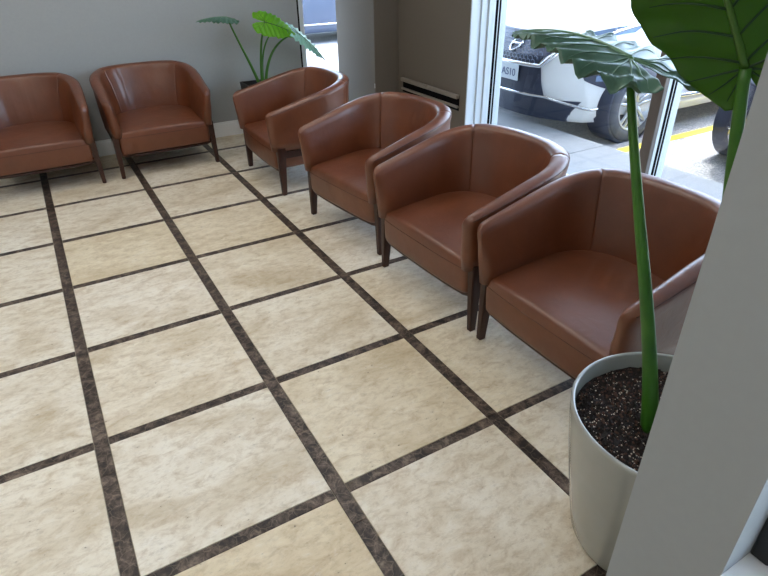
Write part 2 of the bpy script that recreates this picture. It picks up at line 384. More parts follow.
# ------------------------------------------------------------------ outdoors
GZ = -0.15
struct(box('parking_lot', (-12, 30, -20, 30, GZ - 0.2, GZ), 'asphalt'), 'sunlit grey asphalt of the car park')
walk = struct(empty('sidewalk', (0, 0, 0)), 'concrete walkway between the windows and the car park')
yy = -6.45
while yy < 2.6:
    box('slab', (3.455, 4.42, yy, yy + 1.79, GZ + 0.005, -0.02), 'concrete', walk, 0.006); yy += 1.8
xx = -3.4
while xx < 3.4:
    box('slab', (xx, min(xx + 1.69, 3.45), 1.30, 2.3, GZ + 0.005, -0.02), 'concrete', walk, 0.006); xx += 1.7
struct(box('canopy', (3.6, 5.45, -7.7, 2.65, 3.7, 3.9), 'ceiling'), 'flat roof overhang above the walkway')
struct(box('canopy', (-3.5, 3.6, 1.4, 3.0, ZC, ZC + 0.2), 'ceiling'), 'unseen roof overhang added to shade the back window')  # unseen slab, added to keep sun and high sky off the back window
for ly in (-1.03, -3.75, 1.75):
    struct(box('parking_line', (4.72, 9.6, ly, ly + 0.1, GZ, GZ + 0.004), 'yellow'), 'yellow painted parking bay line')

def superc(a, n):
    c, s = math.cos(a), math.sin(a)
    return math.copysign(abs(c) ** (2 / n), c), math.copysign(abs(s) ** (2 / n), s)

def make_car(name, label, loc, rz, paint, detail=True):
    """nose at local x=0, tail at +x, ground z=0"""
    car = tag(empty(name, loc, rz), label, 'car')
    L, W = 4.75, 0.92
    def nose(y, z):                                   # x of the front skin
        q = abs(y) / W
        lean = 0.05 * max(0, (0.55 - z)) / 0.35 + 0.16 * max(0, (z - 0.78)) / 0.25
        return 0.30 * q ** 2.6 + lean
    def topz(x): return 1.10 + 0.10 * min(1, max(0, x) / 1.2) + (0.0 if x < 1.2 else min(0.05, (x - 1.2) * 0.05))
    N = 240
    def outline(z, grow=0.0):
        hw = W - 0.02 * abs(z - 0.6) - (0.05 if z < 0.25 else 0) - max(0, z - 0.85) * 0.25
        pts = []
        for k in range(N):
            a = 2 * PI * k / N; c, s = superc(a, 5.0)
            y = s * hw; x = L / 2 - c * L / 2
            if c > 0: x = max(x, nose(y, z)) if abs(s) < 0.999 else x
            x += (nose(y, z) if c > 0 else 0) * 0 
            pts.append((x, y, z))
        # bend the front to follow the nose curve
        out = []
        for x, y, zz in pts:
            f = max(0.0, 1 - x / 0.9); out.append((x + nose(y, zz) * f * 0.999 if x < 0.9 else x, y, zz))
        return out
    zs = [0.20 + 0.87 * k / 26 for k in range(27)]
    rows = [outline(z) for z in zs]
    last = rows[-1]
    cx = L / 2
    for s in (0.985, 0.94, 0.85, 0.65, 0.4, 0.15, 0.0):
        ring = []
        for x, y, z in last:
            xx = cx + (x - cx) * (0.5 + 0.5 * s if s < 0.9 else s); yy_ = y * s
            ring.append((xx, yy_, 1.07 + (topz(xx) - 1.07) * (1 - s ** 3) + (0.02 if s < 0.99 else 0)))
        rows.append(ring)
    bot = [[(cx + (x - cx) * 0.9, y * 0.8, 0.19) for x, y, z in rows[0]]]
    grid_mesh('body', bot + rows, paint, car, close_u=True, caps=True)
    # greenhouse
    def gh(x0, x1, hw, z, n=4.0):
        return [((x0 + x1) / 2 - superc(2 * PI * k / 64, n)[0] * (x1 - x0) / 2, superc(2 * PI * k / 64, n)[1] * hw, z) for k in range(64)]
    grid_mesh('windows', [gh(1.20, 4.60, 0.80, 1.12), gh(1.35, 4.55, 0.79, 1.22), gh(1.75, 4.40, 0.72, 1.45), gh(2.12, 4.2, 0.64, 1.65)], 'carglass', car, close_u=True)
    grid_mesh('roof', [gh(2.06, 4.25, 0.655, 1.625), gh(2.10, 4.22, 0.64, 1.67), gh(2.2, 4.1, 0.58, 1.71), gh(2.6, 3.7, 0.3, 1.74)], paint, car, close_u=True, caps=True)
    for s in (-1, 1):
        tube('pillar', [(1.24, s * 0.74, 1.19), (1.64, s * 0.69, 1.41), (2.14, s * 0.62, 1.65)], 0.035, paint, car)
        tube('pillar', [(2.9, s * 0.79, 1.15), (2.95, s * 0.70, 1.47), (3.0, s * 0.645, 1.65)], 0.03, 'carblack', car)
        tube('side_strip', [(1.32, s * 0.925, 0.36), (2.4, s * 0.93, 0.35), (3.3, s * 0.925, 0.36)], 0.018, 'chrome', car)
        bm = bmesh.new(); bmesh.ops.create_uvsphere(bm, u_segments=16, v_segments=10, radius=0.11)
        for v in bm.verts: v.co = Vector((1.62 + v.co.x * 0.6, s * 0.95 + v.co.y, 1.20 + v.co.z * 0.7))
        from_bm('mirror', bm, paint, car, True)
        for wx in (0.81, 3.58):
            wh = D.objects.new('wheel', None); COL.objects.link(wh); wh.parent = car; wh.location = (wx, s * 0.80, 0.35)
            wh.rotation_euler = (0, 0, 0)
            def ring(prof, nm, mt):
                rws = [[(r * math.cos(2 * PI * k / 40), s * y, r * math.sin(2 * PI * k / 40)) for k in range(40)] for r, y in prof]
                return grid_mesh(nm, rws, mt, wh, close_u=True)
            ring([(0.375, -0.15), (0.38, 0.118), (0.355, 0.122)], 'arch', 'carblack')
            ring([(0.25, -0.13), (0.33, -0.12), (0.352, -0.07), (0.352, 0.09), (0.335, 0.128), (0.25, 0.138), (0.235, 0.12)], 'tyre', 'rubber')
            ring([(0.245, 0.0), (0.245, 0.128), (0.228, 0.132), (0.222, 0.06), (0.0, 0.05)], 'rim', 'alloy')
            ring([(0.215, 0.062), (0.05, 0.058), (0.0, 0.058)], 'brake_disc', 'carblack')
            ring([(0.05, 0.05), (0.05, 0.115), (0.0, 0.12)], 'hub_cap', 'alloy')
            for k in range(5):
                a = 2 * PI * k / 5 + 0.3
                for da in (-0.10, 0.10):
                    p = [(0.035 * math.cos(a + da * 5), s * 0.105, 0.035 * math.sin(a + da * 5)), (0.228 * math.cos(a + da * 1.6), s * 0.118, 0.228 * math.sin(a + da * 1.6))]
                    tube('spoke', p, lambda t: 0.020 - 0.004 * t, 'alloy', wh, 6)
    # front details: patches that follow the front skin
    def patch(nm, poly, mat, off, parent=car, nsub=6):
        """poly: (y, z) corner loop; a fine sheet just proud of the skin"""
        bm = bmesh.new(); f = bm.faces.new([bm.verts.new((0, y, z)) for y, z in poly])
        bmesh.ops.triangulate(bm, faces=[f]); bmesh.ops.subdivide_edges(bm, edges=bm.edges[:], cuts=nsub, use_grid_fill=True)
        for v in bm.verts: v.co.x = fx(v.co.y, v.co.z) - off
        r = bmesh.ops.extrude_face_region(bm, geom=bm.faces[:])
        for v in r['geom']:
            if isinstance(v, bmesh.types.BMVert): v.co.x += off + 0.02
        return from_bm(nm, bm, mat, parent)
    ytab = {}
    def fx(y, z):                                     # sample the lofted skin
        z = min(max(z, 0.2), 1.10); key = round(z, 3)
        if key not in ytab: ytab[key] = sorted([(p[1], p[0]) for p in outline(min(key, 1.07)) if p[0] < 1.6])
        t = ytab[key]; y = min(max(y, t[0][0]), t[-1][0])
        for a, b in zip(t, t[1:]):
            if a[0] <= y <= b[0]:
                k = 0 if b[0] == a[0] else (y - a[0]) / (b[0] - a[0]); return a[1] + (b[1] - a[1]) * k + max(0, key - 1.07) * 1.0
        return t[0][1]
    gr = patch('grille', [(-0.46, 0.965), (0.46, 0.965), (0.43, 0.82), (0.34, 0.72), (-0.34, 0.72), (-0.43, 0.82)], 'carblack', 0.016)
    if detail:
        bm = bmesh.new()
        for r_ in range(7):
            for c_ in range(-9, 10):
                y = c_ * 0.05 + (0.025 if r_ % 2 else 0); z = 0.735 + r_ * 0.034
                if abs(y) > 0.33 + (z - 0.72) * 0.5: continue
                hexa = [Vector((fx(y, z) - 0.022, y + 0.025 * math.cos(PI / 3 * k + PI / 6), z + 0.021 * math.sin(PI / 3 * k + PI / 6))) for k in range(6)]
                for k in range(0, 3):
                    a, b = hexa[k], hexa[k + 1]; d = (b - a).normalized(); n_ = Vector((1, 0, 0)).cross(d) * 0.0045
                    bm.faces.new([bm.verts.new(p) for p in (a + n_, b + n_, b - n_, a - n_)])
        tag(from_bm('mesh', bm, 'mesh_grey', gr), kind='stuff')
        def line(nm, yz, r, mt, off=0.012, parent=car):
            pts = []
            for (a, b) in zip(yz, yz[1:]):
                for k in range(8): pts.append((a[0] + (b[0] - a[0]) * k / 8, a[1] + (b[1] - a[1]) * k / 8))
            pts.append(yz[-1])
            return tube(nm, [(fx(y, z) - off, y, z) for y, z in pts], r, mt, parent, 8)
        line('grille_trim', [(-0.56, 0.99), (-0.47, 0.80), (-0.37, 0.70), (0.37, 0.70), (0.47, 0.80), (0.56, 0.99)], 0.022, 'chrome')
        tp = [(fx(0, 0.86 + 0.058 * math.sin(2 * PI * k / 32)) - 0.03, 0.062 * math.cos(2 * PI * k / 32), 0.86 + 0.058 * math.sin(2 * PI * k / 32)) for k in range(33)]
        tube('emblem', tp, 0.009, 'chrome', car, 8)
        box('emblem_bar', (fx(0, 0.86) - 0.04, fx(0, 0.86) - 0.01, -0.075, 0.075, 0.85, 0.87), 'chrome', car, 0.002)
        patch('bumper_insert', [(-0.38, 0.71), (0.38, 0.71), (0.34, 0.56), (0.42, 0.40), (-0.42, 0.40), (-0.34, 0.56)], 'carblack', 0.014)
        pl = box('licence_plate', (fx(0, 0.6) - 0.03, fx(0, 0.6) - 0.018, -0.155, 0.155, 0.54, 0.69), 'plate', car, 0.003)
        tx = D.curves.new('plate_text', 'FONT'); tx.body = '0AS10'; tx.size = 0.098; tx.align_x = 'CENTER'; tx.extrude = 0.001; tx.space_character = 0.95
        to = D.objects.new('plate_text_tmp', tx); COL.objects.link(to); bpy.context.view_layer.update()
        me = D.meshes.new_from_object(to); D.objects.remove(to)
        t_o = link('plate_text', me, 'plate_ink', pl)
        t_o.matrix_local = Matrix.Translation((fx(0, 0.6) - 0.032, 0, 0.578)) @ Matrix.Rotation(-PI / 2, 4, 'Z') @ Matrix.Rotation(PI / 2, 4, 'X')
        patch('lower_grille', [(-0.70, 0.40), (0.70, 0.40), (0.60, 0.26), (-0.60, 0.26)], 'carblack', 0.014)
        line('bumper_trim', [(-0.885, 0.37), (-0.76, 0.33), (-0.42, 0.42), (0.42, 0.42), (0.76, 0.33), (0.885, 0.37)], 0.016, 'chrome', 0.004)
        patch('bumper_lip', [(-0.86, 0.31), (0.86, 0.31), (0.82, 0.20), (-0.82, 0.20)], 'carblack', 0.012)
        for s in (-1, 1):
            fg = patch('fog_lamp', [(s * 0.70, 0.66), (s * 0.84, 0.71), (s * 0.87, 0.66), (s * 0.87, 0.52), (s * 0.83, 0.51), (s * 0.72, 0.60)], 'carblack', 0.014)
            patch('lens', [(s * 0.775, 0.64), (s * 0.82, 0.64), (s * 0.82, 0.59), (s * 0.775, 0.59)], 'lens', 0.022, fg, 2)
            patch('reflector', [(s * 0.84, 0.54), (s * 0.868, 0.545), (s * 0.868, 0.525), (s * 0.835, 0.52)], 'amber', 0.022, fg, 1)
            hl = patch('headlight', [(s * 0.60, 0.99), (s * 0.84, 1.06), (s * 0.83, 0.99), (s * 0.70, 0.95)], 'lens', 0.014)
            line('light_strip', [(s * 0.57, 0.985), (s * 0.71, 0.945), (s * 0.85, 1.065)], 0.014, 'chrome', 0.016, hl)
    return car
make_car('white_car', 'white car parked nose-in outside the shop window', (4.25, 0.11, GZ), 0, 'paint_white')
make_car('dark_car', 'dark car at the right, beyond the yellow bay line', (4.78, -2.44, GZ), 0, 'paint_navy')
make_car('grey_blue_car', 'grey-blue car seen side-on through the narrow back window', (3.2, 7.6, GZ), 0, 'paint_slate', False)

# ------------------------------------------------------------------ armchairs (front faces local -y)
HW, YF, YK = 0.412, -0.398, 0.352
def plan_half(n=40):
    """outer top plan curve, from arm front (+x side) to the middle of the back"""
    pts = [(0.398 + 0.016 * (k / 10) ** 0.8, YF + (0.0 - YF) * k / 10) for k in range(10)]
    for k in range(61):
        c, s = superc(PI / 2 * k / 60, 2.45); pts.append((HW * max(c, 0), YK * max(s, 0)))
    # resample by length
    d = [0]
    for a, b in zip(pts, pts[1:]): d.append(d[-1] + math.hypot(b[0] - a[0], b[1] - a[1]))
    out = []
    ts = [0.0, 0.003, 0.008, 0.015, 0.024, 0.035, 0.05] + [0.07 + (d[-1] - 0.07) * i / n for i in range(n + 1)]
    for t in ts:
        j = max(0, min(len(d) - 2, next((q for q in range(len(d) - 1) if d[q + 1] >= t), len(d) - 2)))
        k = (t - d[j]) / max(1e-9, d[j + 1] - d[j]); out.append((pts[j][0] + (pts[j + 1][0] - pts[j][0]) * k, pts[j][1] + (pts[j + 1][1] - pts[j][1]) * k))
    return out
NH = 44
half = plan_half(NH); NH += 7
full = half + [(-x, y) for x, y in half[::-1][1:]]          # right arm front ... back ... left arm front
NF = len(full)
normals = []
for i in range(NF):
    a, b = full[max(i - 1, 0)], full[min(i + 1, NF - 1)]
    tx, ty = b[0] - a[0], b[1] - a[1]; l_ = math.hypot(tx, ty); normals.append((-ty / l_, tx / l_))   # inward
fdist = [0.0, 0.003, 0.008, 0.015, 0.024, 0.035, 0.05] + [0.07 + 0.02 * k for k in range(NH)]
def top_h(y):
    t = min(1, max(0, (y - YF) / 0.68)); return 0.594 + 0.146 * (0.62 * t + 0.38 * math.sin(PI / 2 * t) ** 1.3) / 1.0
def section(i, wr=None):
    x, y = full[i]; nx, ny = normals[i]; h = top_h(y); zb = 0.325 - 0.02 * min(1, max(0, (y + 0.2) / 0.4))
    back = min(1, max(0, (y - 0.0) / 0.28))                 # how much of a backrest this is
    d = fdist[min(i, NF - 1 - i)]; e = 1.0
    if d < 0.05:
        u = 1 - d / 0.05; e = math.sqrt(max(0.0, 1 - u * u * 0.90)); h -= 0.030 * (1 - math.sqrt(max(0.0, 1 - u * u)))
    th = 0.056 + 0.022 * min(1, d / 0.3) + 0.012 * back
    lo = 0.022
    prof = [(lo, zb), (lo * 0.72, zb + 0.06), (lo * 0.4, zb + (h - zb) * 0.5), (0.006, h - 0.07), (0.0, h - 0.035)]
    r = 0.028
    prof += [(r - r * math.cos(a), h - r + r * math.sin(a)) for a in (0.35, 0.8, 1.25)]
    prof += [(th * 0.5, h + 0.004)]
    prof += [(th - r + r * math.sin(a), h - r + r * math.cos(a)) for a in (0.3, 0.8, 1.25)]
    prof += [(th + 0.003, h - 0.05), (th + 0.016 + 0.008 * back, h - 0.11), (th + 0.030 + 0.026 * back, zb + (h - zb) * 0.4), (th + 0.032 + 0.036 * back, zb + 0.07), (th + 0.03 + 0.04 * back, zb)]
    mid = (lo + th) * 0.5 + 0.012
    pts = []
    for k, (dd, z) in enumerate(prof):
        dd = mid + (dd - mid) * e
        if wr and 8 <= k: dd += wr(x, y, z)
        # the arm fronts lean back a little towards the top
        sh = 0.024 * max(0.0, 1 - (z - 0.32) / 0.24) * max(0.0, 1 - d / 0.16)
        pts.append((x + nx * dd, y + ny * dd + sh, z))
    return pts
IB = 34                                                     # station where arm panels meet the back panel
def panel(name, i0, i1, parent, wr=None):
    rows = []
    idx = list(range(i0, i1 + 1))
    for q, i in enumerate(idx):
        p = section(i, wr)
        rows.append(p)
    # pinch the panel edges into a seam
    def pinch(r, r2, f, s):
        c = Vector((0, 0, 0))
        for p in r: c += Vector(p)
        c /= len(r)
        return [tuple(Vector(p) + (c - Vector(p)).normalized() * f * 0.7 + (Vector(p2) - Vector(p)) * s) for p, p2 in zip(r, r2)]
    if i0 > 0: rows.insert(1, pinch(rows[0], rows[1], 0.0, 0.12)); rows[0] = pinch(rows[0], rows[1], 0.006, 0.02)
    if i1 < NF - 1: rows.insert(len(rows) - 1, pinch(rows[-1], rows[-2], 0.0, 0.12)); rows[-1] = pinch(rows[-1], rows[-2], 0.006, 0.02)
    return grid_mesh(name, rows, 'leather', parent, close_u=True, caps=True)
def seam_line(i0, i1, parent):
    pts = [Vector(section(i)[5]) + Vector((0, 0, 0.001)) for i in range(i0, i1 + 1)]
    return tube('seam', pts, 0.0022, 'stitch', parent, 6)
def seat_outline(n=84):
    """closed plan loop of the seat, counter-clockwise from front middle"""
    pts = []
    hw = 0.345
    loop = [(0.0, -0.362), (0.1, -0.362), (0.2, -0.360), (0.28, -0.356)]
    for k in range(7):
        a = -PI / 2 + PI / 2 * k / 6; loop.append((hw - 0.03 + 0.03 * math.cos(a), -0.322 + 0.03 * math.sin(a)))
    loop += [(hw, -0.2), (hw-0.005, -0.1), (0.33, 0.0), (0.305, 0.08), (0.27, 0.15), (0.21, 0.205), (0.13, 0.235), (0.0, 0.245)]
    loop = loop + [(-x, y) for x, y in loop[::-1][1:-1]]
    m = len(loop); out = []                              # densify with a Catmull-Rom pass
    for i in range(m):
        p = [Vector(loop[(i + o_) % m]) for o_ in (-1, 0, 1, 2)]
        k = max(1, int((p[2] - p[1]).length / 0.014))
        for j in range(k):
            t = j / k
            v = 0.5 * (2 * p[1] + (p[2] - p[0]) * t + (2 * p[0] - 5 * p[1] + 4 * p[2] - p[3]) * t * t + (3 * p[1] - p[0] - 3 * p[2] + p[3]) * t ** 3)
            out.append((v.x, v.y))
    return out
def seat_mesh(parent, wrinkles=()):
    lp = seat_outline(); rows = []
    def top(x, y):
        t = min(1, max(0, (y + 0.36) / 0.5)); z = 0.356 + 0.036 * math.sin(PI / 2 * t) + 0.012 * (1 - (x / 0.34) ** 2)
        z -= 0.010 * math.exp(-((x / 0.2) ** 2 + ((y - 0.02) / 0.18) ** 2))
        return z
    prof = [(0.93, 0.186), (0.985, 0.190), (1.0, 0.205), (1.006, 0.25), (1.010, 0.29), (1.008, 0.322), (1.0, 0.335)]
    for s, z in prof: rows.append([(x * s, -0.06 + (y + 0.06) * s, z) for x, y in lp])
    for s, fr in [(0.993, 0.5), (0.985, 0.72), (0.972, 0.85), (0.955, 0.93), (0.93, 0.98)] + [(0.90 - 0.034 * k_, 1) for k_ in range(26)]:
        r = []
        for x, y in lp:
            xx, yy_ = x * s, -0.06 + (y + 0.06) * s; z = 0.335 + (top(xx, yy_) - 0.335) * fr
            for (wx, wy, ang, ln, wd, amp) in wrinkles:
                u = (xx - wx) * math.cos(ang) + (yy_ - wy) * math.sin(ang); v = -(xx - wx) * math.sin(ang) + (yy_ - wy) * math.cos(ang)
                z += amp * math.exp(-(u / ln) ** 2 - (v / wd) ** 2) * fr
            r.append((xx, yy_, z))
        rows.append(r)
    o = grid_mesh('seat', rows, 'leather', parent, close_u=True, caps=True)
    sp = [(x * 1.0085, -0.06 + (y + 0.06) * 1.0085, 0.318) for x, y in lp if y < -0.15]
    sp = [p for p in sp if p[0] < 0][::1] + [p for p in sp if p[0] >= 0]
    sp.sort(key=lambda p: math.atan2(p[0], -(p[1] + 0.06)))
    tube('seam', sp, 0.0018, 'stitch', o, 6)
    return o
def tapered(name, p0, p1, a0, a1, mat, parent, bev=0.004):
    """a square-section bar from p0 to p1 with half sizes a0 -> a1"""
    bm = bmesh.new(); vs_ = []
    for p, a in ((p0, a0), (p1, a1)):
        for sx, sy in ((-1, -1), (1, -1), (1, 1), (-1, 1)): vs_.append(bm.verts.new((p[0] + sx * a[0], p[1] + sy * a[1], p[2])))
    for f in ((0, 1, 2, 3), (4, 5, 6, 7), (0, 1, 5, 4), (1, 2, 6, 5), (2, 3, 7, 6), (3, 0, 4, 7)): bm.faces.new([vs_[k] for k in f])
    bmesh.ops.bevel(bm, geom=bm.edges[:], offset=bev, segments=2, affect='EDGES')
    return from_bm(name, bm, mat, parent)
def make_chair(loc, rz, label, wr=None, sw=()):
    c = tag(empty('armchair', (loc[0], loc[1], 0), rz), label, 'armchair', 'brown leather tub armchairs')
    seat_mesh(c, sw)
    b = panel('backrest', IB, NF - 1 - IB, c, wr); seam_line(IB, NF - 1 - IB, b)
    a = panel('armrest', 0, IB, c); seam_line(4, IB, a)
    a = panel('armrest', NF - 1 - IB, NF - 1, c); seam_line(NF - 1 - IB, NF - 5, a)
    for s in (-1, 1):
        tapered('leg', (s * 0.376, -0.322, 0.0), (s * 0.364, -0.312, 0.35), (0.014, 0.017), (0.022, 0.032), 'wood', c)
        tapered('leg', (s * 0.325, 0.315, 0.0), (s * 0.315, 0.225, 0.33), (0.013, 0.015), (0.02, 0.026), 'wood', c)
        tapered('side_rail', (s * 0.362, -0.03, 0.268), (s * 0.362, -0.03, 0.318), (0.016, 0.27), (0.016, 0.27), 'wood', c, 0.003)
    bm = bmesh.new()                                       # front rail with its rounded corners
    pth = [(-0.362, -0.312, 0.26), (-0.360, -0.315, 0.205), (-0.345, -0.318, 0.182), (-0.31, -0.322, 0.173), (-0.2, -0.327, 0.170), (0, -0.33, 0.170), (0.2, -0.327, 0.170), (0.31, -0.322, 0.173), (0.345, -0.318, 0.182), (0.360, -0.315, 0.205), (0.362, -0.312, 0.26)]
    bm.free()
    tube('front_rail', pth, 0.0125, 'wood', c, 8)
    tapered('back_rail', (0, 0.27, 0.22), (0, 0.27, 0.262), (0.30, 0.014), (0.30, 0.014), 'wood', c, 0.003)
    return c
def creases(lst):
    def f(x, y, z):
        d = 0.0
        for cx_, cz, tilt, wd, ln, amp in lst:
            u = x - cx_ - (z - cz) * tilt; d += 1.7 * amp * math.exp(-(u / wd) ** 2 - ((z - cz) / ln) ** 2)
        return d if y > 0.1 else 0.0
    return f
R = math.radians
wrA = creases([(-0.02, 0.56, -0.25, 0.014, 0.09, -0.010), (0.03, 0.57, -0.2, 0.012, 0.08, 0.008), (0.07, 0.58, -0.3, 0.013, 0.07, -0.009), (-0.09, 0.54, -0.3, 0.016, 0.09, 0.009), (-0.15, 0.54, 0.2, 0.015, 0.08, -0.008), (0.11, 0.58, -0.2, 0.012, 0.06, 0.006)])
wrB = creases([(-0.17, 0.60, -0.3, 0.014, 0.10, -0.009), (-0.20, 0.60, -0.3, 0.014, 0.08, 0.008), (0.03, 0.55, -0.2, 0.013, 0.08, -0.006), (0.07, 0.56, -0.25, 0.012, 0.08, 0.005), (0.0, 0.53, 0.1, 0.012, 0.06, 0.004)])
wrD = creases([(k * 0.032 - 0.08, 0.58, 0.05, 0.010, 0.09, -0.004 if k % 2 else 0.004) for k in range(8)])
swE = [(0.13 + 0.028 * k - 0.02, 0.12 - 0.035 * k, R(-128 + 6 * k), 0.075, 0.011, (0.0065, -0.004)[k % 2]) for k in range(6)]
swF = [(-0.10 + 0.045 * k, 0.02 + 0.012 * (k % 2), R(-62), 0.12, 0.014, (0.003, -0.0022)[k % 2]) for k in range(7)]
make_chair((0.028, 0.640), 0, 'brown leather armchair cut off by the left edge of the photo', wrA)
make_chair((0.925, 0.655), 0, 'brown leather armchair against the grey wall, second from the left', wrB)
make_chair((1.826, -0.300), R(-90), 'brown leather armchair in the corner, in front of the black-potted plant')
make_chair((1.912, -1.433), R(-83), 'brown leather armchair in front of the taupe wall rail, fourth from the left', wrD)
make_chair((1.926, -2.350), R(-87.6), 'brown leather armchair second nearest the camera, with creases in its seat', None, swE)
make_chair((1.938, -3.192), R(-90), 'brown leather armchair beside the large grey plant pot, nearest the camera', None, swF)

# ------------------------------------------------------------------ rail on the taupe wall
rl = tag(empty('wall_rail', (XW, -0.214, 0.50)), 'taupe metal double rail fixed low on the wall by the window', 'wall rail')
box('upper_bar', (-0.034, -0.004, -0.43, 0.43, -0.02, 0.012), 'rail', rl, 0.004, 2)
box('shade_plate', (-0.008, 0.0, -0.425, 0.425, -0.085, 0.0), 'black', rl)  # black stands in for the shadow between the bars
box('lower_bar', (-0.026, -0.004, -0.43, 0.43, -0.094, -0.076), 'rail', rl, 0.003, 2)
box('shade_strip', (-0.010, -0.004, -0.43, 0.43, -0.115, -0.094), 'black', rl)  # dark strip added for the shade below the lower bar
kb = bmesh.new(); bmesh.ops.create_uvsphere(kb, u_segments=16, v_segments=10, radius=0.016)
for v in kb.verts: v.co += Vector((-0.034, 0.0, 0.004))
tag(from_bm('knob', kb, 'rail', rl, True), 'small shiny knob')

# ------------------------------------------------------------------ plants
OUT = [(1.0, 0.0), (0.93, 0.055), (0.80, 0.16), (0.62, 0.28), (0.42, 0.37), (0.2, 0.425), (0.0, 0.435), (-0.17, 0.40), (-0.30, 0.31), (-0.355, 0.20), (-0.33, 0.11), (-0.24, 0.055), (-0.10, 0.015), (-0.03, 0.004)]
OUT2 = [(1, 0), (0.93, 0.07), (0.8, 0.2), (0.66, 0.32), (0.5, 0.40), (0.36, 0.42), (0.2, 0.385), (0.06, 0.30), (-0.06, 0.22), (-0.13, 0.14), (-0.135, 0.07), (-0.07, 0.025), (-0.02, 0.004)]
def leaf(plant, J, A, N, L, wscale, mat, veinmat, ribmat, droop=0.25, cup=0.10, ruff=0.018, veins=6, seed=0, petiole=None, prad=(0.02, 0.008), curl=0.0, outl=OUT, lobedrop=0.25, lobes=((-0.02, 0.40), (-0.16, 0.37), (-0.27, 0.27), (-0.30, 0.16))):
    rnd = random.Random(seed)
    A = Vector(A).normalized(); N = Vector(N); N = (N - A * N.dot(A)).normalized(); B = N.cross(A)
    J = Vector(J)
    ph = rnd.uniform(0, 6)
    def surf(a, b, lift=0.0):
        """a along the midrib, b sideways, in units of L"""
        ab = abs(b)
        q = (a - 0.45 * ab) * 6.5 / 0.9 * 1.0
        rr = min(1.0, math.hypot(a if a > 0 else a * 2.4, b / wscale * 1.7) )
        h = -droop * max(0, a) ** 2.2 - cup * ab ** 1.3 * 2.0 * (1 + 0.6 * math.copysign(1, b) * curl) - lobedrop * max(0, -a) ** 1.5
        h += 0.020 * math.sin(q * 2 * PI * 0.93 + 0.6) * min(1, ab * 4) * (0.4 + rr)
        h += ruff * math.sin(math.atan2(b, a) * 13 + ph) * rr ** 3 + ruff * 0.6 * math.sin(math.atan2(b, a) * 23 + ph * 2) * rr ** 5
        return J + A * (a * L) + B * (b * L) + N * (h * L + lift)
    # outline by angle
    ol = []
    for k in range(len(outl) - 1):
        for s in range(7):
            t = s / 7; p0, p1 = outl[k], outl[k + 1]; ol.append((p0[0] + (p1[0] - p0[0]) * t, (p0[1] + (p1[1] - p0[1]) * t) * wscale))
    ol.append((outl[-1][0], outl[-1][1] * wscale))
    ol = ol + [(a, -b) for a, b in ol[::-1][:-1]]
    n = len(ol); ol2 = []
    for k, (a, b) in enumerate(ol):
        m = 1 + (0.035 * math.sin(k * 2 * PI / n * 13 + ph) + 0.010 * math.sin(k * 2 * PI / n * 31 + ph)) * min(1, math.hypot(a, b) * 2) * (0 if a > 0.93 else 1)
        ol2.append((a * m, b * m))
    rows = []
    for r in range(0, 17):
        s = max(0.004, (r / 16)); rows.append([surf(a * s, b * s) for a, b in ol2])
    bl = grid_mesh('leaf_blade', rows, mat, plant, close_u=False)
    md = bl.modifiers.new('thickness', 'SOLIDIFY'); md.thickness = 0.0012; md.offset = -1
    side = 1 if veinmat != 'vein_dark' else -1
    lift = 0.0006 if side > 0 else -0.0022
    tube('midrib', [surf(0.97 * k / 24, 0, lift) for k in range(25)], lambda t: (0.0062 * (1 - t) + 0.001) * L / 0.5, ribmat, bl, 6)
    def vein(a0, a1, b1, bend, r0):
        pts = []
        for k in range(15):
            t = k / 14; pts.append(surf(a0 + (a1 - a0) * t + bend * math.sin(PI * t), b1 * t * wscale, lift))
        tube('vein', pts, lambda t: r0 * (1 - 0.75 * t) * L / 0.5, veinmat, bl, 5)
    for s in (-1, 1):
        for k in range(veins):
            f = k / veins; a0 = 0.02 + 0.78 * f
            b1 = 0.40 * (1 - f ** 1.6) ; a1 = a0 + 0.10 + 0.13 * (1 - f) * 0 + 0.05 * f
            vein(a0, min(a1, 0.93), s * b1 * 0.94, 0.02, 0.0026)
        for (a1, b1) in lobes: vein(0.0, a1, s * b1, 0.0, 0.0026)
    if petiole:
        p0, p1, p2 = petiole
        tube('petiole', bez(p0, p1, p2, J - N * 0.002), lambda t: prad[0] + (prad[1] - prad[0]) * t ** 0.7, 'petiole', plant, 12)
    return bl

PC = (1.388, -3.879); PZ = 0.50
pp = tag(empty('potted_plant', (PC[0], PC[1], 0)), 'large elephant-ear plant in a round pale grey pot at lower right', 'potted plant')
off = Vector((PC[0], PC[1], 0))
prof = [(0.0, 0.003), (0.180, 0.003), (0.192, 0.008), (0.203, 0.03), (0.216, 0.10), (0.230, 0.18), (0.244, 0.27), (0.257, 0.36), (0.267, 0.44), (0.271, 0.492), (0.271, 0.499), (0.268, 0.503), (0.262, 0.503), (0.259, 0.498), (0.255, 0.44), (0.250, 0.40)]
lathe('pot', prof, 'pot', pp, 96)
